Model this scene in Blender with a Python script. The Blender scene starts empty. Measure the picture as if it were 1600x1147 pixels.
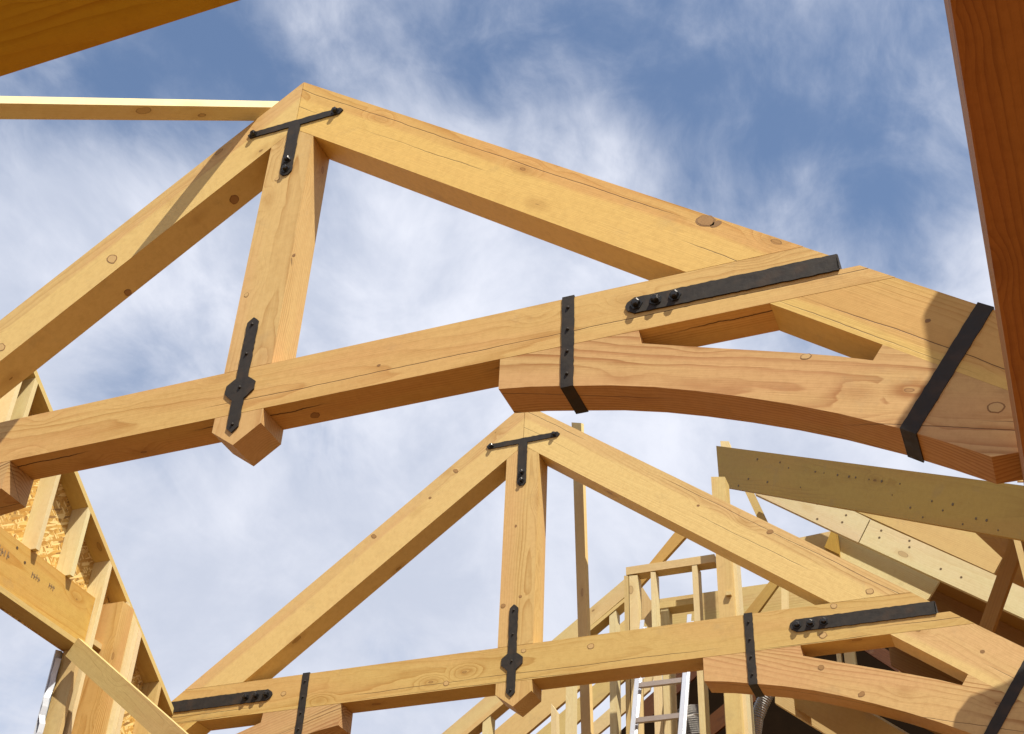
import bpy, bmesh, math, random
from mathutils import Vector, Matrix
random.seed(7)
SC = bpy.context.scene
COL = SC.collection

# ------------------------------------------------------------------ camera
YAW, PITCH, ROLL, FPX = -0.4017422568755273, 0.6442325124958332, 0.047901584282682305, 2098.3767176261276
CAM = Vector((2.437171818585508, -3.2673483414973554, -2.711069270267541))
fwd = Vector((math.sin(YAW)*math.cos(PITCH), math.cos(YAW)*math.cos(PITCH), math.sin(PITCH)))
_r = Vector((math.cos(YAW), -math.sin(YAW), 0)); _u = _r.cross(fwd)
rgt = _r*math.cos(ROLL) + _u*math.sin(ROLL); upv = -_r*math.sin(ROLL) + _u*math.cos(ROLL)
cd = bpy.data.cameras.new('camera'); co = bpy.data.objects.new('camera', cd); COL.objects.link(co)
M3 = Matrix((rgt, upv, -fwd)).transposed()
co.matrix_world = Matrix.Translation(CAM) @ M3.to_4x4()
cd.sensor_width = 36; cd.sensor_fit = 'HORIZONTAL'; cd.lens = 36*FPX/1600
cd.clip_start = .05; cd.clip_end = 5000
SC.camera = co

# ------------------------------------------------------------------ sun, sky, exposure
SUN = Vector((1.2, -1.0, 2.44)).normalized()          # towards the sun
ELEV = math.asin(SUN.z); AZ = math.atan2(SUN.x, SUN.y)
sl = bpy.data.lights.new('sun', 'SUN'); sl.energy = 5.0; sl.angle = math.radians(.5); sl.color = (1, .93, .80)
so = bpy.data.objects.new('sun', sl); COL.objects.link(so)
so.rotation_euler = SUN.to_track_quat('Z', 'Y').to_euler(); so.location = (6, -6, 12)
SC.view_settings.view_transform = 'Standard'; SC.view_settings.look = 'None'
SC.view_settings.exposure = 0.55; SC.view_settings.gamma = 1
SC.view_settings.use_curve_mapping = False

def N(nt, t, **kw):
    n = nt.nodes.new(t)
    for k, v in kw.items(): setattr(n, k, v)
    return n
class G:
    """small wrapper for building node graphs"""
    def __init__(s, nt): s.nt = nt
    def link(s, v, sock):
        if isinstance(v, bpy.types.NodeSocket): s.nt.links.new(v, sock)
        elif v is not None:
            try: sock.default_value = v
            except Exception: sock.default_value = (v, v, v)
    def math(s, op, a, b=None, c=None, clamp=False):
        n = N(s.nt, 'ShaderNodeMath', operation=op, use_clamp=clamp)
        s.link(a, n.inputs[0])
        if b is not None: s.link(b, n.inputs[1])
        if c is not None: s.link(c, n.inputs[2])
        return n.outputs[0]
    def vmath(s, op, a, b=None):
        n = N(s.nt, 'ShaderNodeVectorMath', operation=op); s.link(a, n.inputs[0])
        if b is not None: s.link(b, n.inputs[1])
        return n.outputs['Value'] if op in ('LENGTH', 'DOT_PRODUCT', 'DISTANCE') else n.outputs[0]
    def noise(s, vec, scale=1, detail=3, rough=.5, dist=0, out='Fac'):
        n = N(s.nt, 'ShaderNodeTexNoise'); s.link(vec, n.inputs['Vector'])
        n.inputs['Scale'].default_value = scale; n.inputs['Detail'].default_value = detail
        n.inputs['Roughness'].default_value = rough; n.inputs['Distortion'].default_value = dist
        return n.outputs[out]
    def smooth(s, v, a, b, lo=0, hi=1):
        n = N(s.nt, 'ShaderNodeMapRange', interpolation_type='SMOOTHSTEP'); s.link(v, n.inputs[0])
        n.inputs[1].default_value = a; n.inputs[2].default_value = b
        n.inputs[3].default_value = lo; n.inputs[4].default_value = hi
        return n.outputs[0]
    def mix(s, f, a, b, mode='MIX'):
        n = N(s.nt, 'ShaderNodeMix', data_type='RGBA', blend_type=mode)
        s.link(f, n.inputs[0])
        for v, i in ((a, 6), (b, 7)):
            if isinstance(v, tuple): n.inputs[i].default_value = (v[0], v[1], v[2], 1)
            else: s.link(v, n.inputs[i])
        return n.outputs[2]
    def sep(s, v):
        n = N(s.nt, 'ShaderNodeSeparateXYZ'); s.link(v, n.inputs[0]); return n.outputs
    def comb(s, x, y, z):
        n = N(s.nt, 'ShaderNodeCombineXYZ')
        for i, v in enumerate((x, y, z)): s.link(v, n.inputs[i])
        return n.outputs[0]

W = bpy.data.worlds.new('World'); SC.world = W; W.use_nodes = True
nt = W.node_tree; nt.nodes.clear(); g = G(nt)
bg = N(nt, 'ShaderNodeBackground'); out = N(nt, 'ShaderNodeOutputWorld')
sky = N(nt, 'ShaderNodeTexSky', sky_type='NISHITA', sun_disc=False, sun_elevation=ELEV, sun_rotation=AZ)
sky.air_density = 1.0; sky.dust_density = .6; sky.ozone_density = 2.0
tc = N(nt, 'ShaderNodeTexCoord').outputs['Generated']
x, y, z = g.sep(tc)
# cloud layer: the view direction is projected on a flat layer high above
zz = g.math('MAXIMUM', z, .03)
den = g.math('ADD', zz, .12)
px_, py_ = g.math('DIVIDE', x, den), g.math('DIVIDE', y, den)
pl = g.comb(px_, py_, 0)
warp = g.vmath('SCALE', g.vmath('SUBTRACT', g.noise(pl, 1.1, 2, out='Color'), (.5, .5, .5)), None)
warp.node.inputs['Scale'].default_value = 1.0
plw = g.vmath('ADD', pl, warp)
str_ = g.comb(g.math('MULTIPLY_ADD', px_, 1.9, g.math('MULTIPLY', py_, .7)), g.math('MULTIPLY_ADD', py_, 1.0, g.math('MULTIPLY', px_, -.55)), 3.1)
strw = g.vmath('ADD', str_, warp)
dirw = g.vmath('ADD', g.vmath('MULTIPLY', tc, (1.0, .62, 1.0)), g.vmath('SCALE', g.vmath('SUBTRACT', g.noise(tc, 5, 3, out='Color'), (.5, .5, .5)), None))
dirw.node.inputs[1].links[0].from_node.inputs['Scale'].default_value = .10
big = g.noise(dirw, 3.6, 3, .5, 0)
wisp = g.noise(dirw, 8.5, 8, .60, .2)
fine = g.noise(strw, 4.2, 8, .62, .35)
elev_c = g.smooth(z, .90, .45)                        # more cloud towards the horizon
d = g.math('MULTIPLY', big, .50); d = g.math('MULTIPLY_ADD', wisp, .66, d); d = g.math('MULTIPLY_ADD', fine, .19, d)
d = g.math('MULTIPLY_ADD', elev_c, .33, d)
CLEAR = []                                           # the clearings and banks that the photograph shows
def blob(u, v, rad, amp):
    dd = (fwd + rgt*((u-800)/FPX) - upv*((v-573.5)/FPX)).normalized()
    dist = g.vmath('DISTANCE', tc, tuple(dd))
    return g.smooth(dist, 0, rad, amp, 0)
for b in [(1330, 230, .20, -.22), (1480, 330, .10, -.10), (700, 70, .10, -.04), (1180, 90, .14, -.07), (370, 130, .12, -.19), (180, 120, .10, -.09), (700, 70, .08, -.08), (60, 120, .12, -.05),
          (620, 330, .18, .09), (820, 300, .16, .06), (90, 430, .14, .10), (190, 590, .07, -.16), (1050, 60, .12, -.03),
          (760, 480, .16, .10), (1560, 420, .06, .18), (1000, 700, .25, .10), (500, 60, .10, .05)]:
    d = g.math('ADD', d, blob(*b))
mask = g.smooth(d, .555, .97)
shade = g.math('ADD', g.math('MULTIPLY', g.noise(g.vmath('ADD', dirw, (4, 9, 2)), 5.5, 7, .6, .2), .75), g.math('MULTIPLY', fine, .25))
for b in [(760, 450, .18, .06), (1100, 640, .18, .10), (250, 800, .22, -.10), (620, 900, .14, -.08), (620, 330, .10, .05)]:
    shade = g.math('ADD', shade, blob(*b))
cloud_hi = g.mix(g.smooth(shade, .36, .66), (5.3, 5.85, 7.2), (8.7, 8.95, 9.9))
grey = g.mix(g.smooth(z, .64, .42, 0, .45), cloud_hi, (6.6, 6.95, 8.0))
skyc = g.mix(1.0, sky.outputs[0], (1.75, 1.68, 1.62), 'MULTIPLY')
col = g.mix(mask, skyc, grey)
g.link(col, bg.inputs[0]); bg.inputs[1].default_value = .072
nt.links.new(bg.outputs[0], out.inputs[0])

# ------------------------------------------------------------------ helpers
def ray(u, v): return fwd + rgt*((u-800)/FPX) - upv*((v-573.5)/FPX)
def onp(u, v, P, n):
    """the point of the plane (P, n) that stands behind pixel (u, v) of the 1600 px photograph"""
    n = Vector(n); dd = ray(u, v); return CAM + dd*((Vector(P)-CAM).dot(n)/dd.dot(n))
def aty(u, v, y): return onp(u, v, (0, y, 0), (0, 1, 0))
def atx(u, v, x): return onp(u, v, (x, 0, 0), (1, 0, 0))

def tag(o, label=None, cat=None, group=None, kind=None):
    if label: o['label'] = label
    if cat: o['category'] = cat
    if group: o['group'] = group
    if kind: o['kind'] = kind
    return o
def empty(name, loc, label, cat, group=None):
    o = bpy.data.objects.new(name, None); COL.objects.link(o); o.location = loc; o.empty_display_size = .1
    return tag(o, label, cat, group)
def finish(name, bm, mat, parent=None, axis=None, bevel=0.0, smooth=False):
    if bevel:
        es = [e for e in bm.edges if len(e.link_faces) == 2 and e.calc_face_angle(0) > .5]
        bmesh.ops.bevel(bm, geom=es, offset=bevel, segments=1, affect='EDGES', profile=.5, clamp_overlap=True)
    bmesh.ops.recalc_face_normals(bm, faces=bm.faces)
    me = bpy.data.meshes.new(name)
    vs = [v.co.copy() for v in bm.verts]
    lo = Vector((min(v[i] for v in vs) for i in range(3))); hi = Vector((max(v[i] for v in vs) for i in range(3)))
    base = Vector(((lo.x+hi.x)/2, (lo.y+hi.y)/2, lo.z))
    if axis is None:
        ext = hi-lo; axis = Vector((1, 0, 0)) if ext.x >= max(ext.y, ext.z) else (Vector((0, 1, 0)) if ext.y >= ext.z else Vector((0, 0, 1)))
    a = Vector(axis).normalized(); t = Vector((0, 1, 0)) if abs(a.y) < .6 else Vector((1, 0, 0))
    b = a.cross(t).normalized(); c = a.cross(b)
    if parent is not None: pl = parent.get('wloc'); pl = Vector(pl) if pl is not None else Vector(parent.location)
    for v in bm.verts: v.co -= base
    bm.to_mesh(me); bm.free()
    at = me.attributes.new('grain', 'FLOAT_VECTOR', 'POINT')
    ctr = (lo+hi)/2
    for i, v in enumerate(me.vertices):
        q = v.co + base - ctr; at.data[i].vector = (q.dot(a), q.dot(b), q.dot(c))
    if smooth:
        for p in me.polygons: p.use_smooth = True
    me.materials.append(mat)
    o = bpy.data.objects.new(name, me); COL.objects.link(o)
    o['wloc'] = tuple(base)
    if parent is not None: o.parent = parent; o.location = base-pl
    else: o.location = base
    return o
def addprism(bm, poly, ext):
    ext = Vector(ext); A = [bm.verts.new(Vector(p)) for p in poly]; B = [bm.verts.new(Vector(p)+ext) for p in poly]
    n = len(A); bm.faces.new(A); bm.faces.new(B[::-1])
    for i in range(n): bm.faces.new((A[i], B[i], B[(i+1) % n], A[(i+1) % n]))
def prism(name, poly, ext, mat, parent=None, axis=None, bevel=.0015):
    bm = bmesh.new(); addprism(bm, poly, ext); return finish(name, bm, mat, parent, axis, bevel)
def addbox(bm, c, ax, ay, az):
    c, ax, ay, az = map(Vector, (c, ax, ay, az))
    addprism(bm, [c-ax/2-ay/2-az/2, c+ax/2-ay/2-az/2, c+ax/2+ay/2-az/2, c-ax/2+ay/2-az/2], az)
def stick(name, P0, P1, w, t, mat, parent=None, roll=0, bevel=.0015, ref=(0, 0, 1)):
    P0, P1 = Vector(P0), Vector(P1); a = (P1-P0).normalized(); s = a.cross(Vector(ref)).normalized(); u = s.cross(a)
    wv = u*math.cos(roll)+s*math.sin(roll); tv = -u*math.sin(roll)+s*math.cos(roll)
    bm = bmesh.new(); addprism(bm, [P0-wv*w/2-tv*t/2, P0+wv*w/2-tv*t/2, P0+wv*w/2+tv*t/2, P0-wv*w/2+tv*t/2], P1-P0)
    return finish(name, bm, mat, parent, a, bevel)
def slab(name, pts, y, t, mat, parent=None, axis=None, bevel=.0012):
    """board standing in the plane y, its near face outlined by photograph pixels, t thick"""
    P = [aty(u, v, y) for u, v in pts]
    if axis is None:
        L = [(P[(i+1) % len(P)]-P[i]) for i in range(len(P))]; axis = max(L, key=lambda q: q.length)
    return prism(name, P, (0, t, 0), mat, parent, axis, bevel)
def slabn(name, pts, P0, n, t, mat, parent=None, axis=None):
    n = Vector(n).normalized(); P = [onp(u, v, P0, n) for u, v in pts]
    if axis is None:
        L = [(P[(i+1) % len(P)]-P[i]) for i in range(len(P))]; axis = max(L, key=lambda q: q.length)
    if n.dot(ray(*pts[0])) < 0: n = -n
    return prism(name, P, n*t, mat, parent, axis)

# ------------------------------------------------------------------ materials
def newmat(name):
    m = bpy.data.materials.new(name); m.use_nodes = True; nt = m.node_tree; nt.nodes.clear()
    b = N(nt, 'ShaderNodeBsdfPrincipled'); o = N(nt, 'ShaderNodeOutputMaterial'); nt.links.new(b.outputs[0], o.inputs[0])
    return m, G(nt), b
def wood(name, light, dark, ring=34, contrast=.5, knots=.5, check=0.0, rough=.62, tint=.08, spec=.25, sap=0, kamp=.036):
    m, g, b = newmat(name)
    light = tuple(p*q for p, q in zip(light, (.84, .86, .68))); dark = tuple(p*q for p, q in zip(dark, (.84, .79, .62)))
    at = N(g.nt, 'ShaderNodeAttribute', attribute_name='grain').outputs['Vector']
    rnd = N(g.nt, 'ShaderNodeObjectInfo').outputs['Random']
    off = g.comb(g.math('MULTIPLY', rnd, 91.7), g.math('MULTIPLY', rnd, 37.3), g.math('MULTIPLY', rnd, 63.1))
    q = g.vmath('ADD', at, off); L, A, B = g.sep(q)
    l0, a0, b0 = g.sep(at)
    # knots
    kc = g.comb(g.math('MULTIPLY', L, 3.0), g.math('MULTIPLY', A, 6.5), g.math('MULTIPLY', B, 6.5))
    vo = N(g.nt, 'ShaderNodeTexVoronoi', feature='F1'); g.link(kc, vo.inputs['Vector']); vo.inputs['Scale'].default_value = 1
    kd = vo.outputs['Distance']
    kd = g.math('ADD', kd, g.math('MULTIPLY', g.math('SUBTRACT', g.noise(q, 30, 2), .5), .05))
    kb = g.smooth(kd, .42, .02)
    # growth rings
    warp = g.noise(g.comb(g.math('MULTIPLY', L, .9), g.math('MULTIPLY', A, 5), g.math('MULTIPLY', B, 5)), 1, 3, .5)
    seedA = g.math('MULTIPLY_ADD', rnd, .22, -.11)
    seedB = g.math('MULTIPLY_ADD', g.math('FRACT', g.math('MULTIPLY', rnd, 17.3)), .24, -.02)
    ra = g.math('ADD', a0, seedA); rb = g.math('ADD', b0, seedB)
    rad = g.math('SQRT', g.math('ADD', g.math('MULTIPLY', ra, ra), g.math('MULTIPLY', rb, rb)))
    rad = g.math('ADD', rad, g.math('MULTIPLY', L, .020))
    rad = g.math('MULTIPLY_ADD', warp, .050, rad)
    rad = g.math('MULTIPLY_ADD', g.noise(g.comb(g.math('MULTIPLY', L, 7), g.math('MULTIPLY', A, 26), g.math('MULTIPLY', B, 26)), 1, 2), .006, rad)
    rad = g.math('MULTIPLY_ADD', kb, kamp, rad)
    fr = g.math('FRACT', g.math('MULTIPLY', rad, ring))
    s1 = g.math('MULTIPLY', g.math('POWER', fr, 2.6), g.smooth(fr, 1.0, .90))
    s1 = g.math('MULTIPLY', s1, 1.25)
    varb = g.noise(g.comb(g.math('MULTIPLY', L, .5), g.math('MULTIPLY', A, 9), g.math('MULTIPLY', B, 9)), 1, 2)
    ringf = g.math('MULTIPLY', s1, g.smooth(varb, .38, .68, .25, 1))
    fib = g.noise(g.comb(g.math('MULTIPLY', L, 5), g.math('MULTIPLY', A, 260), g.math('MULTIPLY', B, 260)), 1, 3, .6)
    blo = g.noise(g.comb(g.math('MULTIPLY', L, 1.6), g.math('MULTIPLY', A, 8), g.math('MULTIPLY', B, 8)), 1, 4, .6)
    f = g.math('MULTIPLY', ringf, contrast)
    f = g.math('ADD', f, g.math('MULTIPLY', g.math('SUBTRACT', fib, .5), .55))
    f = g.math('ADD', f, g.math('MULTIPLY', g.math('SUBTRACT', blo, .5), 1.15))
    f = g.math('MAXIMUM', g.math('MINIMUM', f, 1), 0)
    c = g.mix(f, light, dark)
    # pinker or yellower patches of the same timber, and a shift from piece to piece
    pk = g.smooth(g.noise(g.comb(g.math('MULTIPLY', L, .7), g.math('MULTIPLY', A, 4), g.math('MULTIPLY', B, 4)), 1.3, 2), .4, .65)
    c = g.mix(g.math('MULTIPLY', pk, .5), c, (light[0]*1.0, light[1]*.86, light[2]*.95))
    if sap:                                          # paler sapwood along one edge of the timber
        side = N(g.nt, 'ShaderNodeAttribute', attribute_type='OBJECT', attribute_name='sap_side').outputs['Fac']
        sw = g.math('MULTIPLY', g.math('SUBTRACT', g.noise(g.comb(g.math('MULTIPLY', L, .9), 2, 5), 1, 2), .5), .07)
        sb = g.smooth(g.math('ADD', g.math('MULTIPLY', a0, side), sw), .066, .088)
        c = g.mix(g.math('MULTIPLY', sb, sap), c, (min(1, light[0]*1.12), light[1]*1.18, light[2]*1.15))
    hs = N(g.nt, 'ShaderNodeHueSaturation'); g.link(c, hs.inputs['Color'])
    r2 = g.math('FRACT', g.math('MULTIPLY', rnd, 7.77))
    g.link(g.math('MULTIPLY_ADD', r2, .009, .4895), hs.inputs['Hue']); g.link(g.math('MULTIPLY_ADD', rnd, tint*2, 1-tint), hs.inputs['Value'])
    g.link(g.math('MULTIPLY_ADD', g.math('FRACT', g.math('MULTIPLY', rnd, 3.31)), .16, .92), hs.inputs['Saturation'])
    c = hs.outputs[0]
    if knots:
        thr = g.math('MULTIPLY', g.smooth(vo.outputs['Color'], .0, 1.0, .3, 1.0), knots)     # size differs from knot to knot
        core = g.smooth(g.math('SUBTRACT', kd, g.math('MULTIPLY', thr, .14)), .012, -.012)
        rim = g.smooth(g.math('ABSOLUTE', g.math('SUBTRACT', kd, g.math('MULTIPLY', thr, .14))), .011, .001)
        halo = g.smooth(kd, .28, .05, 0, .35)
        c = g.mix(halo, c, (dark[0]*.9, dark[1]*.8, dark[2]*.7))
        c = g.mix(g.math('MULTIPLY', core, .42), c, (dark[0]*.55, dark[1]*.42, dark[2]*.38))
        c = g.mix(g.math('MULTIPLY', rim, .62), c, (.12, .055, .02))
    # handling smudges and weathering, greyish and irregular
    sm = g.noise(g.vmath('ADD', q, (3, 1, 7)), 5.5, 5, .65, .4)
    c = g.mix(g.smooth(sm, .58, .74, 0, .22), c, (.26, .19, .11))
    mot = g.noise(q, 38, 4, .7)
    c = g.mix(g.smooth(mot, .35, .75, 0, .20), c, (dark[0]*.9, dark[1]*.88, dark[2]*.8))
    ck = None
    if check:
        wob = g.noise(g.comb(g.math('MULTIPLY', L, 1.6), 0, 3), 1, 6, .62)
        wob2 = g.noise(g.comb(g.math('MULTIPLY', L, 1.5), 5, 9), 1, 6, .62)
        m1 = g.math('ABSOLUTE', g.math('SUBTRACT', g.math('ADD', b0, g.math('MULTIPLY', a0, 1.0)), g.math('MULTIPLY_ADD', wob, .034, g.math('MULTIPLY_ADD', rnd, .05, -.03))))
        m2 = g.math('ABSOLUTE', g.math('SUBTRACT', g.math('ADD', g.math('MULTIPLY', b0, .4), a0), g.math('MULTIPLY_ADD', wob2, .040, g.math('MULTIPLY_ADD', rnd, -.08, -.045))))
        on1 = g.smooth(g.noise(g.comb(g.math('MULTIPLY', L, .8), 0, 0), 1, 1), .42, .50)
        on2 = g.smooth(g.noise(g.comb(g.math('MULTIPLY', L, 1.0), 7, 0), 1, 1), .46, .55)
        l1 = g.math('MULTIPLY', g.smooth(m1, .0020, .0006), on1); l2 = g.math('MULTIPLY', g.smooth(m2, .0018, .0005), on2)
        ck = g.math('MAXIMUM', l1, l2)
        c = g.mix(g.math('MULTIPLY', ck, check), c, (.07, .035, .015))
    g.link(c, b.inputs['Base Color']); b.inputs['Roughness'].default_value = rough
    b.inputs['Specular IOR Level'].default_value = spec
    bp = N(g.nt, 'ShaderNodeBump'); bp.inputs['Strength'].default_value = .35; bp.inputs['Distance'].default_value = .0016
    h = g.math('ADD', g.math('MULTIPLY', ringf, -.5), fib)
    if ck is not None: h = g.math('SUBTRACT', h, g.math('MULTIPLY', ck, 2))
    g.link(h, bp.inputs['Height']); g.nt.links.new(bp.outputs[0], b.inputs['Normal'])
    return m
FIR = wood('fir_timber', (.68, .468, .215), (.45, .262, .085), 80, .85, .6, .95, tint=.10, sap=.8)
FIRG = wood('fir_timber_flat_grain', (.69, .455, .225), (.40, .205, .07), 74, 1.8, .4, .85, kamp=.016)
FIRP = wood('fir_post', (.69, .47, .225), (.45, .265, .09), 90, 1.2, .6, .0, tint=.06)
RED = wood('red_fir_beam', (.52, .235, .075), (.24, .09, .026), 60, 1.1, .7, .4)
PINE = wood('pine_lumber', (.68, .53, .28), (.50, .34, .15), 90, .45, .8, 0)
PINEP = wood('pale_pine_lumber', (.80, .69, .46), (.62, .48, .26), 90, .42, .8, 0)
LVL = wood('laminated_header', (.62, .42, .16), (.42, .21, .035), 40, .9, .5, 0)
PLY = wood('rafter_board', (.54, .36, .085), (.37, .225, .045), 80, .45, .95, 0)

def osb():
    m, g, b = newmat('strand_board')
    at = N(g.nt, 'ShaderNodeAttribute', attribute_name='grain').outputs['Vector']
    L, A, B = g.sep(at); A = g.math('ADD', A, B); w = g.noise(at, 9, 2)
    c = None; hh = None
    for k, (an, sc) in enumerate([(.3, 1), (1.25, 1.15), (-.7, .9)]):
        ca, sa = math.cos(an), math.sin(an)
        u = g.math('ADD', g.math('MULTIPLY', L, ca*17*sc), g.math('MULTIPLY', A, sa*17*sc))
        v = g.math('ADD', g.math('MULTIPLY', L, -sa*95*sc), g.math('MULTIPLY', A, ca*95*sc))
        vo = N(g.nt, 'ShaderNodeTexVoronoi', feature='F1'); g.link(g.comb(g.math('MULTIPLY_ADD', w, 1.5, u), v, k*7.0), vo.inputs['Vector']); vo.inputs['Scale'].default_value = 1
        r = g.sep(vo.outputs['Color'])
        ck = g.mix(r[0], (.62, .39, .10), (.43, .22, .04)); ck = g.mix(g.smooth(r[1], .8, .86), ck, (.78, .58, .24)); ck = g.mix(g.smooth(r[2], .90, .93), ck, (.28, .15, .04))
        if c is None: c, hh = ck, r[0]
        else:
            sel = g.smooth(r[1], .52, .56); c = g.mix(sel, c, ck)
            hm = N(g.nt, 'ShaderNodeMix'); g.link(sel, hm.inputs[0]); g.link(hh, hm.inputs[2]); g.link(g.math('ADD', r[0], .4), hm.inputs[3]); hh = hm.outputs[0]
    g.link(c, b.inputs['Base Color']); b.inputs['Roughness'].default_value = .55
    bp = N(g.nt, 'ShaderNodeBump'); bp.inputs['Strength'].default_value = .8; bp.inputs['Distance'].default_value = .004
    g.link(hh, bp.inputs['Height']); g.nt.links.new(bp.outputs[0], b.inputs['Normal'])
    return m
OSB = osb()
def iron():
    m, g, b = newmat('black_iron')
    tcn = N(g.nt, 'ShaderNodeTexCoord').outputs['Object']
    n = g.noise(tcn, 32, 4, .55); n2 = g.noise(tcn, 14, 2)
    c = g.mix(n, (.017, .014, .012), (.044, .037, .030)); c = g.mix(g.smooth(n2, .50, .72, 0, .45), c, (.065, .040, .024))
    g.link(c, b.inputs['Base Color']); b.inputs['Metallic'].default_value = 0
    b.inputs['Specular IOR Level'].default_value = .22
    g.link(g.smooth(n, .3, .7, .5, .68), b.inputs['Roughness'])
    bp = N(g.nt, 'ShaderNodeBump'); bp.inputs['Strength'].default_value = .45; bp.inputs['Distance'].default_value = .003
    g.link(n, bp.inputs['Height']); g.nt.links.new(bp.outputs[0], b.inputs['Normal'])
    return m
IRON = iron()
def plain(name, c1, c2, rough=.6, metal=0, scale=12):
    m, g, b = newmat(name)
    tcn = N(g.nt, 'ShaderNodeTexCoord').outputs['Object']
    g.link(g.mix(g.noise(tcn, scale, 4, .6), c1, c2), b.inputs['Base Color'])
    b.inputs['Roughness'].default_value = rough; b.inputs['Metallic'].default_value = metal
    if rough > .85: b.inputs['Specular IOR Level'].default_value = .05
    bp = N(g.nt, 'ShaderNodeBump'); bp.inputs['Strength'].default_value = .2; bp.inputs['Distance'].default_value = .003
    g.link(g.noise(tcn, scale*5, 3), bp.inputs['Height']); g.nt.links.new(bp.outputs[0], b.inputs['Normal'])
    return m
BOLT = plain('bolt_steel', (.03, .028, .026), (.07, .065, .06), .28, .75, 80)
ALU = plain('ladder_aluminium', (.62, .64, .68), (.74, .76, .80), .35, .6, 30)
ALUD = plain('ladder_rung_metal', (.36, .30, .27), (.46, .40, .36), .5, .4, 30)
FOIL = plain('duct_foil', (.30, .29, .28), (.45, .44, .43), .42, .8, 40)
WRAP = plain('house_wrap', (.45, .50, .57), (.70, .73, .78), .5, 0, 16)
GLD = wood('golden_plank', (.72, .52, .10), (.50, .31, .05), 48, 1.1, .5, 0)
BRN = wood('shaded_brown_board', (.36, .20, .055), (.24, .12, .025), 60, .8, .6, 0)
DKW = wood('shade_toned_wood', (.11, .040, .011), (.05, .016, .004), 60, .8, .4, 0)  # shade of the roof interior put into the wood colour
IN_SHADE = plain('interior_shade', (.006, .003, .001), (.016, .008, .003), .9, 0, 9)  # unlit interior put in as a near-black colour
FLOOR = plain('worn_subfloor', (.13, .048, .005), (.21, .088, .010), .8, 0, 3)
INK = plain('stamp_ink', (.20, .13, .06), (.28, .18, .08), .8, 0, 50)
DIRT = plain('bare_dirt', (.065, .042, .022), (.11, .075, .04), .95, 0, .8)
NAIL = plain('nail_head', (.10, .065, .03), (.17, .11, .05), .5, .5, 80)

# ------------------------------------------------------------------ ground and floor (below the frame; they throw the light up)
def struct(o): o['kind'] = 'structure'; return o
bm = bmesh.new(); addprism(bm, [(-900, -900, -6.3), (900, -900, -6.3), (900, 900, -6.3), (-900, 900, -6.3)], (0, 0, -.1))
struct(finish('ground', bm, DIRT))
bm = bmesh.new(); addprism(bm, [(-2.1, -7, -4.2), (5.6, -7, -4.2), (5.6, 9, -4.2), (-2.1, 9, -4.2)], (0, 0, -.03))
struct(finish('subfloor', bm, FLOOR, None, (0, 1, 0)))

# ------------------------------------------------------------------ the two roof trusses
H, M, RD, WP, TD, T = 1.759255, .766003, .294037, .1, .199766, .145263
XB, ZB, XS, ZS, ZP, ZPT = 1.004591, -.124188, 1.486332, -.049433, -.063334, -.137271
SEAT = -.684
xo = lambda z: (H-z)/M
xi = lambda z: (H-RD-z)/M
def hammered(P, Q, n, amp, rng):
    """points from P to Q with the small dents of a forged edge"""
    out = []; d = Vector(Q)-Vector(P); s = Vector((-d.y, d.x)).normalized() if len(P) == 2 else None
    for i in range(n):
        t = i/n; out.append(Vector(P)+d*t+s*(amp*(rng.random()-.5)*2 if i else 0))
    return out
def forged(name, outline, y0, th, parent, O, rng, amp=.0016, step=.016):
    pts = []
    for i in range(len(outline)):
        a, b = outline[i], outline[(i+1) % len(outline)]
        L = (Vector(b)-Vector(a)).length; pts += hammered(a, b, max(1, int(L/step)), amp, rng)
    return prism(name, [(O[0]+p.x, O[1]+y0, O[2]+p.y) for p in pts], (0, -th, 0), IRON, parent, (1, 0, 0), .0008)
def bolt(x, z, y0, parent, O, r=.0135, h=.014, name='bolt', big=True):
    bm = bmesh.new(); n = 6 if big else 8
    def ring(rr, yy, k=0): return [bm.verts.new((O[0]+x+rr*math.cos(6.2832*i/n+k), O[1]+yy, O[2]+z+rr*math.sin(6.2832*i/n+k))) for i in range(n)]
    k = random.random()
    if big: rs = [ring(r*1.45, y0, k), ring(r*1.4, y0-h*.18, k), ring(r, y0-h*.2, k), ring(r*.96, y0-h*.85, k), ring(r*.62, y0-h, k)]
    else: rs = [ring(r, y0, k), ring(r*.9, y0-h*.6, k), ring(r*.45, y0-h, k)]
    for a, b in zip(rs, rs[1:]):
        for i in range(n): bm.faces.new((a[i], a[(i+1) % n], b[(i+1) % n], b[i]))
    bm.faces.new(rs[-1])
    return finish(name, bm, BOLT if big else IRON, parent, (0, 1, 0))
def wrap_strap(P, Q, w, O, parent, rng, nb):
    """band over the front face from P (top) to Q (lower edge) and on under the timber"""
    P, Q = Vector(P), Vector(Q); d = (Q-P).normalized(); s = Vector((-d.y, d.x))
    th = .005
    bm = bmesh.new()
    pts = hammered(P-s*w/2, Q-s*w/2, 26, .0012, rng)+[Q-s*w/2]+[Q+s*w/2]+hammered(Q+s*w/2, P+s*w/2, 26, .0012, rng)[1:]+[P+s*w/2]
    addprism(bm, [(O[0]+p.x, O[1]-th, O[2]+p.y) for p in pts], (0, th, 0))
    for E, o_ in ((Q, 1), (P, -1)):                    # the returns below and above
        a = E-s*w/2; b = E+s*w/2; dn = d*o_*th
        addprism(bm, [(O[0]+a.x, O[1]-th, O[2]+a.y), (O[0]+b.x, O[1]-th, O[2]+b.y), (O[0]+b.x+dn.x, O[1]-th, O[2]+b.y+dn.y), (O[0]+a.x+dn.x, O[1]-th, O[2]+a.y+dn.y)], (0, T+2*th, 0))
    o = finish('wrap_strap', bm, IRON, parent, (d.x, 0, d.y), 0)
    for k in range(nb):
        c = P.lerp(Q, (k+.5)/nb+ (.0 if nb < 5 else 0)); bolt(c.x, c.y, -th, o, O, .0062, .007, 'nail', False)
    return o
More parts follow.
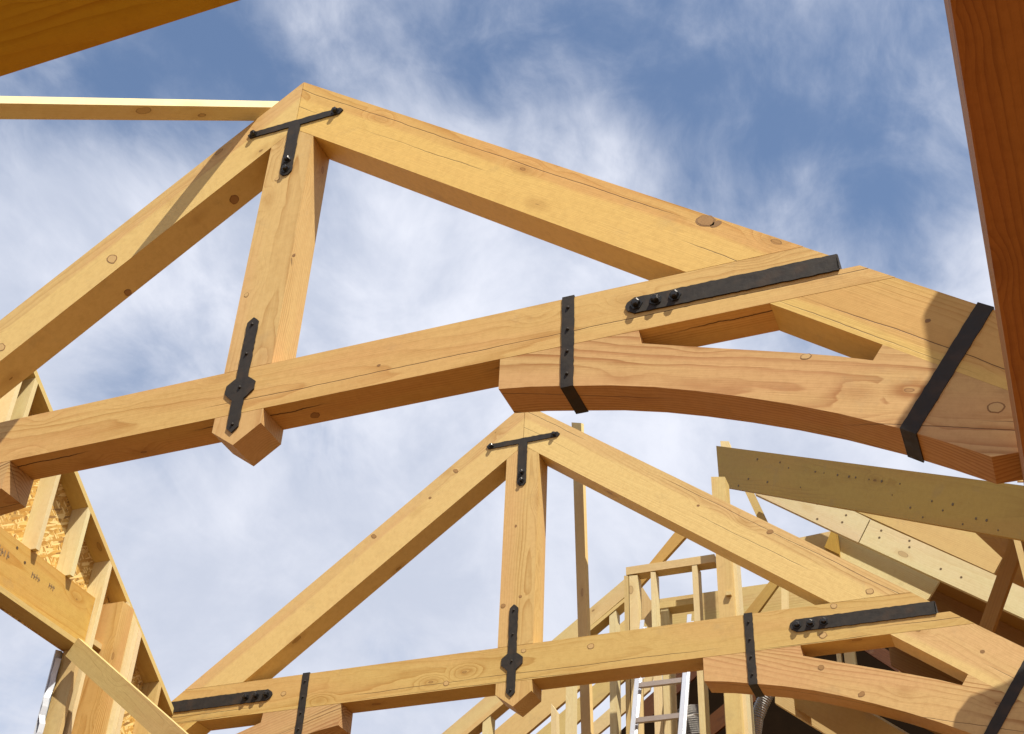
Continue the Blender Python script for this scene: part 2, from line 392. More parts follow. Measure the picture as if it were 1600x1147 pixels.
def truss(O, label, group, seed):
    rng = random.Random(seed)
    root = empty('roof_truss', (O[0], O[1], O[2]+SEAT), label, 'roof truss', group)
    def P(name, pts, mat, axis, y0=0, y1=T, bevel=.0024):
        return prism(name, [(O[0]+a, O[1]+y0, O[2]+b) for a, b in pts], (0, y1-y0, 0), mat, root, axis, bevel)
    g_ = .0016
    for s in (1, -1):
        dirn = (s, 0, -M)
        P('rafter', [(s*g_, H), (s*xo(TD), TD+g_), (s*xi(TD), TD+g_), (s*(WP+g_), H-RD-M*WP), (s*g_, H-RD)], FIR, dirn)['sap_side'] = -float(s)
        zl = SEAT
        P('lower_rafter', [(s*xo(0), -g_), (s*xi(0), -g_), (s*xi(zl), zl), (s*xo(zl), zl)], FIR, dirn)['sap_side'] = -float(s)
        arc = [(XB, ZB), (1.12, -.141), (1.255, -.169), (1.39, -.198), (1.531, -.237), (1.66, -.281), (1.804, -.336), (1.94, -.393), (2.077, -.457), (2.234, -.541), (2.36, -.618), (2.462, SEAT)]
        zj = -.2437; q = (xi(zj), zj)
        top = [(xi(SEAT)-g_, SEAT), (q[0]-g_, q[1]), (q[0]-.036, q[1]-.05), (2.10, -.255), (1.98, -.213), (1.815, -.160), (1.64, -.104), (XS+.006, ZS-.006), (XS, -g_), (XB, -g_)]
        P('arched_brace', [(s*a, b) for a, b in arc+top], FIRG, (s, 0, -.28))
    xn = 2.132; zt = H-M*xn; zn = .075; xn2 = xo(zn)
    tie = []
    for s in (1, -1):
        side = [(s*xo(TD), TD), (s*xn, zt), (s*xn, zn), (s*xn2, zn), (s*xo(0), 0)]
        tie += side if s == 1 else side[::-1]
    P('tie_beam', tie, FIR, (1, 0, 0))
    bm = bmesh.new()
    addprism(bm, [(O[0]+a, O[1], O[2]+b) for a, b in [(-WP, TD+g_), (WP, TD+g_), (WP, H-RD-M*WP), (0, H-RD-g_), (-WP, H-RD-M*WP)]], (0, T, 0))
    addprism(bm, [(O[0]+a, O[1], O[2]+b) for a, b in [(-WP, -g_), (-WP, ZP), (0, ZPT), (WP, ZP), (WP, -g_)]], (0, T, 0))
    finish('king_post', bm, FIRP, root, (0, 0, 1), .0024)
    # forged plates
    th = .006
    tp = forged('tee_plate', [(-.218, 1.513), (-.232, 1.500), (-.218, 1.480), (-.027, 1.480), (-.027, 1.205), (-.012, 1.188), (.012, 1.188), (.027, 1.205), (.027, 1.480), (.212, 1.480), (.228, 1.497), (.212, 1.515)], 0, th, root, O, rng)
    for (x, z) in ((-.200, 1.497), (.192, 1.498), (0, 1.275), (0, 1.220)): bolt(x, z, -th, tp, O, .013, .018)
    cx = -.014
    cp = forged('cross_plate', [(cx, .440), (cx-.024, .418), (cx-.024, .158), (cx-.060, .130), (cx-.060, .094), (cx-.024, .060), (cx-.024, -.062), (cx, -.085), (cx+.024, -.062), (cx+.024, .060), (cx+.060, .094), (cx+.060, .130), (cx+.024, .158), (cx+.024, .418)], 0, th, root, O, rng)
    for z in (.405, .265, .112, -.050): bolt(cx, z, -th, cp, O, .0065, .007, 'nail', False)
    for s in (1, -1):
        zc, hw = .103, .033
        ol = [(s*(xn+.004), zc-hw), (s*(xn+.004), zc+hw), (s*1.475, zc+hw), (s*1.450, zc+hw*.5), (s*1.443, zc), (s*1.450, zc-hw*.5), (s*1.475, zc-hw)]
        sp = forged('tie_strap', ol, 0, th, root, O, rng)
        bm = bmesh.new()                              # the return round the end of the tie
        addprism(bm, [(O[0]+s*(xn+.001), O[1]-th, O[2]+zc-hw*.8), (O[0]+s*(xn+.001+th), O[1]-th, O[2]+zc-hw*.8), (O[0]+s*(xn+.001+th), O[1]-th, O[2]+zc+hw*.9), (O[0]+s*(xn+.001), O[1]-th, O[2]+zc+hw*.9)], (0, T+2*th, 0))
        finish('strap_return', bm, ALUD if False else IRON, sp, (0, 1, 0))
        for x in (1.482, 1.547, 1.612): bolt(s*x, zc+.002, -th, sp, O, .0155, .020)
        wrap_strap((s*1.244, TD), (s*1.244, -.168), .043, O, root, rng, 4)
        wrap_strap((s*2.530, H-M*2.530), (s*2.262, -.556), .050, O, root, rng, 0)
    return root
O1 = (0, 0, 0); O2 = (-.03752, 2.78003, .164877)
truss(O1, 'large near timber roof truss with black iron straps, cut by the left edge', 'timber king post trusses', 11)
truss(O2, 'smaller timber truss behind, its peak just under the near arched brace', 'timber king post trusses', 29)

# the knots that can be picked out in the photograph
KN1 = plain('knot_rim', (.19, .095, .028), (.30, .16, .05), .7, 0, 60)
KN2 = plain('knot_heart', (.47, .30, .11), (.58, .38, .15), .65, 0, 45)
KN3 = plain('knot_dark', (.25, .125, .035), (.38, .21, .065), .7, 0, 45)
trs = [o for o in bpy.data.objects if o.type == 'EMPTY' and o.name.startswith('roof_truss')]
def part(root, kind, k):
    return [c for c in root.children if c.name.split('.')[0] == kind][k]
def knot(u, v, owner, r, el, ang, P0, n, heart=True):
    n = Vector(n).normalized(); c = onp(u, v, P0, n)
    if n.dot(c-CAM) > 0: n = -n
    t1 = Vector((1, 0, 0)) if abs(n.x) < .5 else Vector((0, 1, 0)); t1 = (t1-n*t1.dot(n)).normalized(); t2 = n.cross(t1)
    a_, b2 = t1*math.cos(ang)+t2*math.sin(ang), -t1*math.sin(ang)+t2*math.cos(ang)
    rk = random.Random(int(u*7+v)); w = [1+.22*(rk.random()-.5) for _ in range(14)]
    def ell(rr, h): return [c+n*h+a_*rr*el*w[k]*math.cos(k*.4488)+b2*rr*w[k]*math.sin(k*.4488) for k in range(14)]
    bm = bmesh.new(); addprism(bm, ell(r, .0005), -n*.002); k1 = finish('knot', bm, KN1, owner)
    if heart:
        bm = bmesh.new(); addprism(bm, ell(r*.80, .0010), -n*.002); finish('knot', bm, KN2 if heart == 1 else KN3, owner)
Fr = (0, -1, 0)
und = lambda s: (s*-M, 0, -1)
for tr, O in zip(trs, (O1, O2)):
    p0 = Vector(O); y0 = (0, O[1], 0)
    ub = lambda s: Vector((O[0]+s*xi(.5), O[1], O[2]+.5))
    if O is O1:
        knot(175, 405, part(tr, 'rafter', 1), .022, 1.5, -.7, y0, Fr); knot(1, 543, part(tr, 'rafter', 1), .020, 1.4, -.6, y0, Fr)
        knot(366, 312, part(tr, 'rafter', 1), .020, 1.2, 0, ub(-1), und(-1), 2); knot(200, 457, part(tr, 'rafter', 1), .015, 1.2, 0, ub(-1), und(-1), 2)
        knot(385, 461, part(tr, 'king_post', 0), .011, 1.1, 1.2, y0, Fr); knot(459, 399, part(tr, 'king_post', 0), .007, 1.2, 1, y0, Fr, False)
        knot(433, 280, part(tr, 'king_post', 0), .010, 1.2, .5, y0, Fr)
        knot(1103, 345, part(tr, 'rafter', 0), .024, 1.5, -.5, y0, Fr, 2); knot(1119, 350, part(tr, 'rafter', 0), .012, 1.8, .4, y0, Fr, False)
        knot(1556, 637, part(tr, 'arched_brace', 0), .018, 1.4, -.1, y0, Fr); knot(1259, 557, part(tr, 'arched_brace', 0), .011, 1.6, -.1, y0, Fr)
        knot(492, 649, part(tr, 'tie_beam', 0), .016, 1.3, .5, (0, 0, 0), (0, 0, -1), 2); knot(592, 571, part(tr, 'tie_beam', 0), .005, 1.5, 0, y0, Fr, False)
        knot(1450, 501, part(tr, 'lower_rafter', 0), .007, 1.3, 0, y0, Fr, False)
    else:
        knot(923, 1010, part(tr, 'tie_beam', 0), .016, 1.2, 0, y0, Fr); knot(818, 1017, part(tr, 'tie_beam', 0), .012, 1.2, 0, y0, Fr); knot(697, 1068, part(tr, 'tie_beam', 0), .015, 1.2, 0, y0, Fr)
        knot(1303, 947, part(tr, 'tie_beam', 0), .014, 1.3, 0, y0, Fr); knot(1286, 993, part(tr, 'tie_beam', 0), .016, 1.3, .3, y0, Fr); knot(443, 1084, part(tr, 'tie_beam', 0), .014, 1.2, 0, y0, Fr)
        knot(1359, 924, part(tr, 'rafter', 0), .016, 1.3, 0, y0, Fr); knot(1203, 831, part(tr, 'rafter', 0), .014, 1.3, 0, y0, Fr, 2); knot(1091, 790, part(tr, 'rafter', 0), .007, 1.2, 0, y0, Fr, False)
        knot(712, 736, part(tr, 'rafter', 1), .012, 1.6, -.6, y0, Fr, 2); knot(584, 838, part(tr, 'rafter', 1), .013, 1.6, -.6, y0, Fr, 2); knot(672, 778, part(tr, 'rafter', 1), .008, 1.3, 0, y0, Fr, False)
        knot(786, 947, part(tr, 'king_post', 0), .014, 1.1, 0, y0, Fr, 2); knot(813, 932, part(tr, 'king_post', 0), .009, 1.1, 0, y0, Fr, 2); knot(806, 822, part(tr, 'king_post', 0), .007, 1.4, 1.5, y0, Fr, False)
        knot(1283, 1043, part(tr, 'arched_brace', 0), .014, 1.2, 0, y0, Fr, 2); knot(1346, 1085, part(tr, 'arched_brace', 0), .013, 1.4, .5, y0, Fr, 2); knot(1535, 1018, part(tr, 'lower_rafter', 0), .009, 1.2, 0, y0, Fr, False)

# ------------------------------------------------------------------ timbers near the camera
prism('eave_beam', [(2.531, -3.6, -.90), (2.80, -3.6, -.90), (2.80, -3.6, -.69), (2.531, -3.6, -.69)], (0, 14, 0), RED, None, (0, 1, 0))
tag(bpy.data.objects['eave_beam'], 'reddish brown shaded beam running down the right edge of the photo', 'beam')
b = aty(180, 62.5, -1.57)
o = prism('overhead_beam', [(-6, -1.92, b.z), (-6, -1.57, b.z), (-6, -1.57, b.z+.3), (-6, -1.92, b.z+.3)], (9.5, 0, 0), GLD, None, (1, 0, 0))
tag(o, 'dark shaded beam crossing the top left corner nearest the camera', 'beam')

# board nailed across the top of the near truss, coming down towards the camera
nrm = Vector((-M, 0, 1)).normalized()
D = Vector((-.468, -.699, -.540)).normalized()
E0 = aty(430, 161, 0); E1 = aty(398, 187, 0)
P0 = Vector((E1.x, 0, H-M*abs(E1.x)))
def brace_board():
    e1 = D.cross(Vector((0, 0, 1))).normalized(); e2 = e1.cross(D)
    if e2.z < 0: e2 = -e2
    k = math.radians(167); w = e1*math.cos(k)+e2*math.sin(k); n_ = D.cross(w)
    u = 400.0
    for _ in range(200):
        P = aty(u, 166.7+.0165*u, 0)
        if P.z-(H-M*abs(P.x)) > .050: break
        u -= .5
    w, n_ = w*.078, n_*.042
    bm = bmesh.new(); A = P-D*.16
    addprism(bm, [A-w/2-n_/2, A+w/2-n_/2, A+w/2+n_/2, A-w/2+n_/2], D*4.2)
    return finish('temporary_brace', bm, PINEP, None, D, .0012)
tag(brace_board(), 'long thin sunlit board running level from the left edge to the near peak', 'brace board')

# added shadow casters out of view, cut to the shadow outline on the truss ends
for O, pts, t, lab in ((O1, [(2.40, -.107), (2.353, -.173), (2.348, -.392), (2.222, -.545), (2.30, -.66), (3.5, -.9), (3.5, .35)], .60, 'unseen stepped board added to shade the right end of the near truss'),
                       (O2, [(2.365, -.333), (2.206, -.378), (2.136, -.451), (2.10, -.56), (3.3, -.8), (3.3, .1)], .42, 'unseen stepped board added to shade the right end of the far truss')):
    o = prism('shadow_caster', [(O[0]+a+1.2*t, O[1]-t, O[2]+c+2.44*t) for a, c in pts], (0, .012, 0), PINE, None, (1, 0, -.7), 0)
    tag(o, lab, 'shadow caster')

# ------------------------------------------------------------------ left wall: rake framed wall along x = XW
XW, XO, STT = -2.12, -2.226, .029
rz = lambda y: 1.426-(y-1.068)*.684
wall = empty('framed_wall', (XW, 1.5, -4.2), 'raked stud wall with strand board sheathing at the left, pale studs and brown header', 'stud wall')
def wbox(name, y0, y1, z0, z1, x0, x1, mat, axis=(0, 0, 1), slope=False, parent=wall):
    """z1 may be 'rake': the top is cut to the slope of the plate"""
    if z1 == 'rake': poly = [(x1, y0, z0), (x1, y1, z0), (x1, y1, rz(y1)-.0365), (x1, y0, rz(y0)-.0365)]
    else: poly = [(x1, y0, z0), (x1, y1, z0), (x1, y1, z1), (x1, y0, z1)]
    return prism(name, poly, (x0-x1, 0, 0), mat, parent, axis)
s = math.hypot(1, .684); ny, nz = .684/s, 1/s
def rakebar(name, y0, y1, top, th, x0, x1, mat):
    a = [(x1, y0, rz(y0)+top), (x1, y1, rz(y1)+top), (x1, y1, rz(y1)+top-th*s), (x1, y0, rz(y0)+top-th*s)]
    return prism(name, a, (x0-x1, 0, 0), mat, wall, (0, 1, -.684))
rakebar('top_plate', .86, 3.35, 0, STT, XO, XW, PINE)
for ye in (.978, 1.085, 1.425, 1.715): wbox('stud', ye-STT, ye, .556, 'rake', XO, XW, PINEP)
wbox('king_stud', 1.985-STT, 1.985, -4.2, 'rake', XO, XW, PINEP)
wbox('trimmer_stud', 1.955-2*STT, 1.955-STT-.002, -4.2, .235, XO, XW-.002, PINE)
hd = wbox('header', .1, 1.953, .268, .555, XO+.002, XW-.032, LVL, (0, 1, 0))
wbox('header_plate', .1, 1.954, .237, .266, XO, XW-.001, PINE, (0, 1, 0))
# ink stamps on the header, too faint to read
def stamp(u, v, w, h, n):
    c = atx(u, v, XW-.031); bm = bmesh.new(); r = random.Random(int(u))
    for i in range(n):
        yy = c.y-w/2+w*(i+.3)/n; k = r.random()
        addbox(bm, (XW-.0308, yy, c.z+h*(r.random()-.5)*.2), (.0008, 0, 0), (0, w/n*.35, h*.12*(k-.5)), (0, 0, h*(.6+.4*k)))
        if k > .4: addbox(bm, (XW-.0308, yy+w/n*.3, c.z+h*.3*(k-.5)), (.0008, 0, 0), (0, w/n*.6, 0), (0, 0, h*.2))
    o = finish('ink_stamp', bm, INK, hd, (0, 1, 0))
stamp(56, 902, .07, .032, 4); stamp(81, 917, .05, .03, 3); stamp(6, 864, .09, .05, 4)
for (u, v) in ((27, 856), (39, 879)):
    c = atx(u, v, XW-.031); bm = bmesh.new(); addprism(bm, [(XW-.0305, c.y+.008*math.cos(a), c.z+.008*math.sin(a)) for a in [i*.785 for i in range(8)]], (-.001, 0, 0)); finish('nail', bm, NAIL, hd)
# built up post and the studs beside it
XP = XW+.012
wbox('post', 2.062, 2.165, -4.2, .575, XO-.002, XP+.055, FIRP)
for i in range(5): wbox('stud', 2.17+i*.0345, 2.17+i*.0345+.0335, -4.2, 'rake', XO, XP-.003*(i % 2), PINEP)
wbox('stud', 2.623-STT, 2.623, -4.2, 'rake', XO, XW, PINE)
wbox('stud', 2.95-STT, 2.95, -4.2, 'rake', XO, XW, PINE)
wbox('blocking', 1.99, 2.06, .30, .33, XO, XW-.004, PINE, (0, 1, 0))
# sheathing panels
prism('sheathing_panel', [(XO-.001, -.2, .236), (XO-.001, 1.925, .236), (XO-.001, 1.925, rz(1.925)-.03), (XO-.001, .86, rz(.86)-.03), (XO-.001, .5, .9), (XO-.001, -.2, .6)], (-.014, 0, 0), OSB, wall, (.0, .3, 1))
prism('sheathing_panel', [(XO-.001, 1.928, -4.2), (XO-.001, 3.3, -4.2), (XO-.001, 3.3, rz(3.3)-.03), (XO-.001, 1.928, rz(1.928)-.03)], (-.014, 0, 0), OSB, wall, (0, .3, 1))
prism('house_wrap', [(XO-.016, 1.86, -4.2), (XO-.016, 3.3, -4.2), (XO-.016, 3.3, rz(3.3)-.06), (XO-.016, 1.9, .236), (XO-.016, 1.86, .225)], (-.006, 0, 0), WRAP, wall, (0, 0, 1))
bmw = bmesh.new(); rw = random.Random(3)                # loose crumpled edge of the wrap at the opening
prev = None
for i in range(40):
    zz_ = .18-i*.045; yy = 1.862-.020*rw.random()*(1 if i > 4 else .2); xx = XO-.01+.022*rw.random()*(1 if i > 4 else .2)
    cur = (bmw.verts.new((XO-.018, 1.90, zz_)), bmw.verts.new((xx, yy, zz_)), bmw.verts.new((xx+.02, yy+.02, zz_)))
    if prev:
        bmw.faces.new((prev[0], prev[1], cur[1], cur[0])); bmw.faces.new((prev[1], prev[2], cur[2], cur[1]))
    prev = cur
finish('wrap_edge', bmw, WRAP, wall, (0, 0, 1))

# flat brace nailed to the wall
def left_brace():
    A = atx(115, 1012, XW+.012); B = aty(268, 1149, A.y+.02)
    d = (B-A).normalized(); A = A; B = B+d*.6
    return stick('temporary_brace', A, B, .108, .029, PINE, None, roll=math.radians(8))
tag(left_brace(), 'flat board brace slanting down from the left wall opening corner', 'brace board')

# ------------------------------------------------------------------ framing behind the far truss
HN = Vector((-.640, -.768, 0))
def T_(o, label, cat, group=None): return tag(o, label, cat, group)
GR = 'sloping rafters behind the far truss'
# leaning prop
o = slabn('timber_prop', [(893, 660), (908, 661), (923.5, 1160), (908.5, 1160)], aty(900, 900, 3.2), (-.66, -.75, 0), .018, PINE)
T_(o, 'thin brown prop right of the far king post, poking above the truss', 'prop')
def px_rafter(pts, y, t, lab, mat, name='rafter'):
    o = slab(name, pts, y, t, mat); T_(o, lab, 'rafter', GR); return o
# left slope rafters, one behind the other
px_rafter([(640, 1189), (985, 897), (985, 925), (724, 1147), (660, 1200)], 4.5, .03, 'foremost left slope rafter with a shadow and pale stain near its upper end', PINE)
px_rafter([(716, 1190), (1012, 938), (1012, 990), (930, 1055), (869, 1107), (800, 1166)], 5.0, .03, 'second left slope rafter, broad tan face below the first sky gap', PINE)
px_rafter([(800, 1178), (1020, 993), (1020, 1026), (953, 1081), (940, 1094), (850, 1176)], 5.6, .03, 'third left slope rafter seen between the studs below the tie beam', PINE)
px_rafter([(880, 1170), (1022, 1046), (1015, 1078), (975, 1113), (915, 1163)], 6.2, .03, 'fourth left slope rafter beside the ladder, lowest of its row', PINE)
# rake wall with its plate and studs
rk = empty('rake_wall', (0, 4.42, -4.2), 'low raked stud wall under the foremost left slope rafter', 'stud wall')
P = [aty(u, v, 4.40) for u, v in [(690, 1172), (975, 935), (975, 941), (690, 1181)]]
prism('top_plate', P, (0, .095, 0), PINE, rk, (1, 0, .75))
for (x0, x1, vt) in ((754.5, 766, 1124), (885, 896, 1020), (952, 962.5, 962)):
    a = aty(x0, vt, 4.405); w_ = (aty(x1, vt, 4.405)-a).x
    prism('stud', [(a.x, 4.405, -4.2), (a.x+w_, 4.405, -4.2), (a.x+w_, 4.405, a.z+w_*.75), (a.x, 4.405, a.z)], (0, .085, 0), PINEP, rk, (0, 0, 1))
o = slab('post', [(861, 1099), (869, 1110), (870, 1160), (861, 1160)], 4.9, .06, PINEP); T_(o, 'short pinkish stud right of the far pendant tip', 'stud')

# box framed chase wall
Y4 = 4.0
ch = empty('chase_wall', (.5, Y4, -4.2), 'boxy stud framed wall with a level top plate behind the far tie beam', 'stud wall')
def chs(name, x0, x1, vt, vb, y=Y4, t=.07, mat=PINEP, parent=ch):
    """plumb member: pixel x at its top, its foot at height of pixel row vb or the floor"""
    a = aty(x0, vt, y); b_ = aty(x1, vt, y)
    zb = -4.2 if vb is None else aty(x0, vb, y).z
    return prism(name, [(a.x, y, zb), (b_.x, y, zb), (b_.x, y, b_.z), (a.x, y, a.z)], (0, t, 0), mat, parent, (0, 0, 1))
a = aty(978, 887, Y4); b_ = aty(1116, 865, Y4); zt_ = (a.z+b_.z)/2; zl_ = (aty(982, 898.6, Y4).z+aty(1116, 877, Y4).z)/2
prism('top_plate', [(a.x, Y4, zl_), (b_.x, Y4, zl_), (b_.x, Y4, zt_), (a.x, Y4, zt_)], (0, .085, 0), PINE, ch, (1, 0, 0))
chs('stud', 975, 981.5, 899.5, None, Y4, .085, PINE)
chs('stud', 983, 996, 898.8, None, Y4+.004, .082)
chs('stud', 1016.5, 1024, 893.8, None, Y4+.002, .08)
chs('stud', 1081, 1089, 883, None, Y4+.002, .10)
a = aty(1026, 942, 4.18); b_ = aty(1084, 932, 4.18)
prism('middle_plate', [(a.x, 4.18, a.z-.042), (b_.x, 4.18, a.z-.042), (b_.x, 4.18, a.z), (a.x, 4.18, a.z)], (0, .10, 0), PINE, ch, (1, 0, 0))
chs('stud', 1032, 1044, 949, None, 4.185, .09)
# tall double post
tp = empty('double_post', (.8, 3.9, -4.2), 'tall paired posts holding the grey end of the shaded hip board', 'post')
chs('post', 1111, 1132.5, 745, None, 3.9, .11, PINE, tp)
chs('post', 1137.5, 1150, 868, None, 3.97, .11, PINEP, tp)
chs('block', 1134, 1142, 924, 930, 3.88, .06, PINE, tp)
o = slab('post_stub', [(1125.5, 689), (1139, 689.5), (1143.5, 703), (1146, 757), (1130, 757), (1127, 705)], 4.49, .05, PINEP); T_(o, 'small cream board end poking above the shaded hip board', 'board end')
# diagonal boards in the chase
o = slab('diagonal_board_or_shadow', [(1080, 800), (1095, 812), (1000, 916), (985, 930), (985, 906), (1015, 880)], 4.13, .03, PLY); T_(o, 'brown diagonal board crossing behind the chase wall top plate', 'brace board')
o = slab('lit_board', [(998, 915), (1003, 916), (1018, 940), (1018, 987), (995, 955)], 4.32, .03, PINE); T_(o, 'sunlit board falling steeply inside the chase wall', 'board')
o = slab('lean_brace', [(1150, 738), (1163, 738), (1226, 871), (1212, 871)], 4.62, .04, PINE); T_(o, 'short leaning strut under the shaded hip board', 'brace board')
# level beam behind
zb2 = aty(1130, 921.8, 4.55).z; xa = aty(1000, 940, 4.55).x; xb = aty(1300, 890, 4.55).x; zb3 = aty(1179, 959, 4.55).z
prism('level_beam', [(xa, 4.55, zb3), (xb, 4.55, zb3), (xb, 4.55, zb2), (xa, 4.55, zb2)], (0, .03, 0), PINE, None, (1, 0, 0))
T_(bpy.data.objects['level_beam'], 'wide level board behind the paired posts, just above the far tie beam', 'beam')
o = slab('diagonal_board_or_shadow', [(1205, 905), (1222, 905), (1176, 968), (1155, 968)], 4.42, .03, PLY); T_(o, 'short olive board standing in for a slanting shadow on the wide level board', 'brace board')  # olive board put where a diagonal shadow falls on the level beam
o = slab('stud', [(1220.5, 905), (1229, 905), (1232, 1000), (1221.5, 1000)], 4.3, .05, PINEP); T_(o, 'pale stud in front of the wide level board, right of the olive shadow stand-in', 'stud')
# studs below the tie beam
LS = empty('lower_wall', (.6, 4.25, -4.2), 'row of studs below the far tie beam around the ladder', 'stud wall')
for (x0, x1, y) in ((1020, 1028, 4.4), (1033.5, 1050.5, 4.35), (1088.5, 1099.5, 4.2), (1126, 1143.5, 4.2), (1149, 1166.5, 4.3), (1304, 1311, 4.9), (1316, 1333, 4.9)):
    vt = 1010 if x0 < 1300 else 1000
    chs('stud', x0, x1, vt, None, y, .06, PINEP, LS)

# right slope rafters
def RBJ(u):
    for o in bpy.data.objects:
        if str(o.get('label', '')).startswith('lower length' if u > 1355 else 'upper length'): return o
px_rafter([(1360.5, 812), (1342.5, 848), (1660, 994), (1660, 946), (1556, 899)], 4.5, .03, 'lower length of the sunlit jointed rafter, right of the butt joint', PINEP)
px_rafter([(1180, 772), (1301, 829), (1341, 847.5), (1359, 811), (1333, 798), (1200, 738)], 4.5, .03, 'upper length of the sunlit jointed rafter, left of the butt joint', PINEP)
for (u, v) in ((1255, 777), (1277, 787), (1277, 811), (1322, 805), (1316, 816), (1377, 829), (1374, 840), (1421, 845), (1421, 855), (1470, 889), (1502, 902)):
    c = aty(u, v, 4.5); bm = bmesh.new(); addprism(bm, [c+Vector((.008*math.cos(k*1.047), -.001, .008*math.sin(k*1.047))) for k in range(6)], (0, .001, 0))
    finish('nail', bm, NAIL, bpy.data.objects['rafter.008' if u > 1355 else 'rafter.009'] if False else RBJ(u))
px_rafter([(1290, 725.5), (1520, 829), (1566, 872), (1553, 896), (1335, 797.6), (1280, 773)], 4.62, .03, 'sunlit rafter above the long one, with a slanted cut end', PINE)
px_rafter([(1308, 832), (1395, 872), (1468, 907.5), (1451, 935), (1420, 960), (1311, 900)], 4.72, .03, 'short bright board under the long rafter with a slanted right end', PINEP)
o = slab('block', [(1299, 829), (1308, 832), (1311, 866), (1288, 855)], 4.66, .2, PLY); T_(o, 'dark brown block at the left end of the short bright board', 'block')
o = slab('level_board', [(1240, 842), (1300, 829.5), (1296, 862), (1240, 870)], 4.8, .03, PINE); T_(o, 'small tan board left of the brown block above the far rafter', 'board')
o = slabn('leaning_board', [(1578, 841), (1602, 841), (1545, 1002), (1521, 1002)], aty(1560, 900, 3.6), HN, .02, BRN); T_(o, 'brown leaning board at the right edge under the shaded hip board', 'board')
o = slab('leaning_board', [(1581, 833), (1592, 834), (1640, 1020), (1629, 1020)], 3.3, .02, PINE); T_(o, 'narrow greyish board leaning the other way at the right edge', 'board')

# hip board G and the lower one, turned away from the sun
HP = aty(1121, 728, 4.40)
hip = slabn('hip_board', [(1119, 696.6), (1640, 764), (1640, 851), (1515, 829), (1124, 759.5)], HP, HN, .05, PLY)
T_(hip, 'large shaded olive board with many nail holes, under the near arched brace', 'hip board')
rn = random.Random(5)
for i in range(26):
    u = 1135+i*17+rn.uniform(-5, 5); f = (u-1119)/520; v0 = 696+f*67; v1 = 759+f*92
    v = v0+(v1-v0)*rn.choice((.2, .3, .55, .7, .75, .9)); c = onp(u, v, HP-HN.normalized()*-.0008, HN)
    r_ = rn.uniform(.004, .009); tx = HN.cross(Vector((0, 0, 1))).normalized()
    bm = bmesh.new(); addprism(bm, [c+tx*r_*math.cos(a)+Vector((0, 0, r_*math.sin(a))) for a in [k*1.047 for k in range(6)]], HN.normalized()*.0015)
    finish('nail', bm, NAIL, hip)
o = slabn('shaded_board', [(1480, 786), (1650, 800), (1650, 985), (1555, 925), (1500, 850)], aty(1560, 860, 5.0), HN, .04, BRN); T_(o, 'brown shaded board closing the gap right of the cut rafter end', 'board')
HP2 = aty(1228, 1090, 3.4)
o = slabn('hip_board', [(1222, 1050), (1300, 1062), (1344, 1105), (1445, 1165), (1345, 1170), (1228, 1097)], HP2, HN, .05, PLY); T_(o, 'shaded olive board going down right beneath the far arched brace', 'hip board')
o = slab('lit_edge_strip', [(1211, 1080), (1230, 1086), (1350, 1165), (1320, 1165), (1211, 1098)], 3.36, .03, PINE); T_(o, 'narrow strip added for the sunlit lower side of the lower olive board', 'board')  # lit lower side of the olive board, added as a separate paler strip

# roof deck on the right slope; its underside is in shade
dl = lambda x, dz=0: 3.085-.755*x+dz
deck = empty('roof_deck', (2.5, 6, dl(2.5)), 'shaded right slope roof deck behind the sunlit rafters', 'roof')
for i in range(3):
    y0 = 4.78+i*1.2
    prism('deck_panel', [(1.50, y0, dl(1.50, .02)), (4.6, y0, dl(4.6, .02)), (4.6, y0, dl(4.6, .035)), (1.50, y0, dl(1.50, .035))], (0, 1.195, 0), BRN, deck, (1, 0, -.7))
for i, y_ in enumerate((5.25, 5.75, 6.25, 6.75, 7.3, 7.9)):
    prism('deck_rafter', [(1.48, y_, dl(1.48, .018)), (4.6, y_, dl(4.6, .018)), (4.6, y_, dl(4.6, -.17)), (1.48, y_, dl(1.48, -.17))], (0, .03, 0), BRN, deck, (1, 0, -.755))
# near-black panel added in place of the deep shade inside
o = slab('shade_panel', [(905, 1200), (985, 1128), (1012, 1092), (1062, 1046), (1110, 1012), (1300, 985), (1700, 1060), (1700, 1400), (905, 1400)], 8.6, .05, IN_SHADE); T_(o, 'near-black wall panel standing in for the shade deep behind the studs and ladder', 'wall')
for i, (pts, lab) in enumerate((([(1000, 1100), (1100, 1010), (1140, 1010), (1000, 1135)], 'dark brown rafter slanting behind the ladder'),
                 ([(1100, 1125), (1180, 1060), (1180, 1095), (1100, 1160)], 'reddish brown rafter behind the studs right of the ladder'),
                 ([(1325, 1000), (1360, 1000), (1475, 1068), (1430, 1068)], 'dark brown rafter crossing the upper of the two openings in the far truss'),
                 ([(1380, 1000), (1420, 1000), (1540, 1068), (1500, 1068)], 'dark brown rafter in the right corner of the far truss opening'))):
    px_rafter(pts, 7.4, .03, lab, DKW)
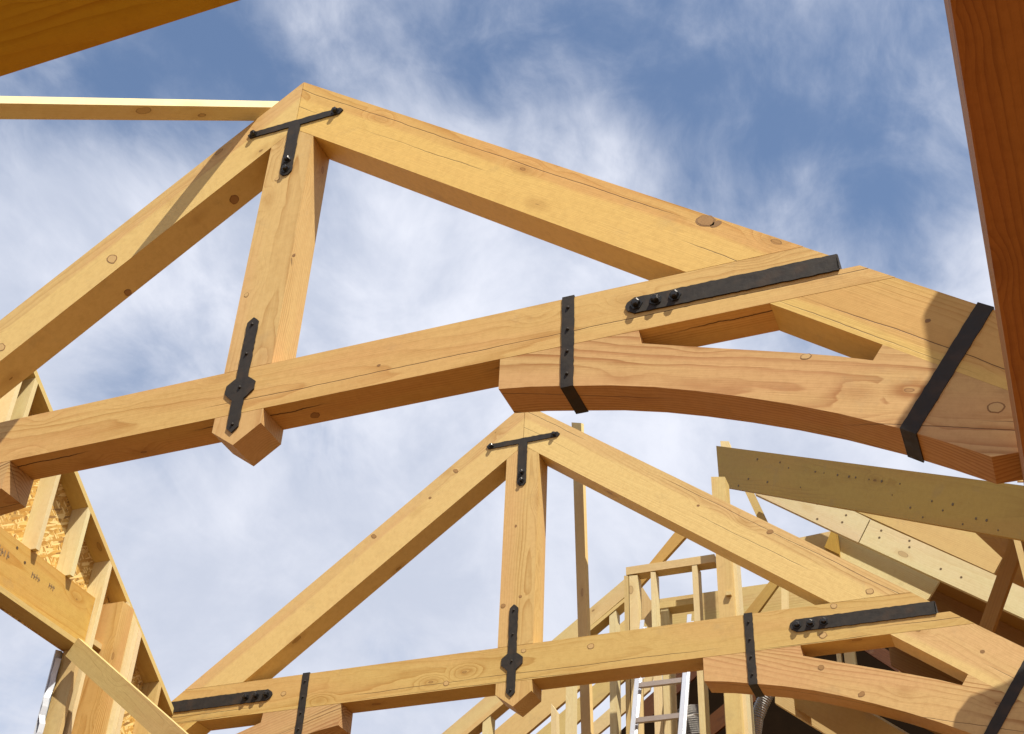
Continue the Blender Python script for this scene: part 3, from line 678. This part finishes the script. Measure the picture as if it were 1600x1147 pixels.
# ladder
lad = empty('ladder', (.9, 3.75, -4.2), 'aluminium ladder standing behind the far tie beam', 'ladder')
YL0, YL1 = 3.55, 3.95
def rail(u0, v0, u1, v1, name='rail'):
    A = aty(u0, v0, YL1); B = aty(u1, v1, YL0); d_ = (B-A); B = A+d_*5.0
    bm = bmesh.new(); ax = Vector((1, 0, 0)); n_ = d_.cross(ax).normalized()
    w_, dep = .012, .055
    addprism(bm, [A-ax*w_/2-n_*dep/2, A+ax*w_/2-n_*dep/2, A+ax*w_/2+n_*dep/2, A-ax*w_/2+n_*dep/2], B-A)
    for sgn in (-1, 1):
        c0 = A+n_*sgn*dep/2; addprism(bm, [c0-ax*.004-n_*.003, c0+ax*.022-n_*.003, c0+ax*.022+n_*.003, c0-ax*.004+n_*.003], B-A)
    finish(name, bm, ALU, lad, d_)
    return A, B
LA, LB = rail(1003.5, 975, 988, 1147)
RA, RB = rail(1077, 966, 1063, 1147)
for k in range(9):
    t = .118+k*.0595*1.02; p = LA.lerp(LB, t); q = RA.lerp(RB, t+.0)
    q = Vector((q.x, p.y, p.z)); stick('rung', p, q, .028, .024, ALUD, lad)
# flexible ducts
def duct(name, pts, y, r, lab):
    P = [aty(u, v, y) for u, v in pts]; bm = bmesh.new(); n = 14; rings = []
    seg = []
    for i in range(len(P)-1):
        k = max(2, int((P[i+1]-P[i]).length/.007))
        seg += [P[i].lerp(P[i+1], j/k) for j in range(k)]
    for i, c in enumerate(seg):
        d_ = (seg[min(i+1, len(seg)-1)]-seg[max(i-1, 0)]).normalized(); a_ = d_.cross(Vector((0, 1, 0))).normalized(); b2 = d_.cross(a_)
        rr = r*(1 if i % 2 else .86)
        rings.append([bm.verts.new(c+a_*rr*math.cos(6.2832*j/n)+b2*rr*math.sin(6.2832*j/n)) for j in range(n)])
    for A, B in zip(rings, rings[1:]):
        for j in range(n): bm.faces.new((A[j], A[(j+1) % n], B[(j+1) % n], B[j]))
    bm.faces.new(rings[0]); bm.faces.new(rings[-1])
    o = finish(name, bm, FOIL, None, (0, 0, 1)); T_(o, lab, 'duct')
duct('flexible_duct', [(1201, 1080), (1190, 1102), (1182, 1122), (1176, 1165)], 4.6, .045, 'thin silver flexible duct right of the studs below the strap')
duct('flexible_duct', [(1068, 1118), (1075, 1132), (1083, 1165)], 4.7, .13, 'wide ribbed grey duct seen through the ladder')
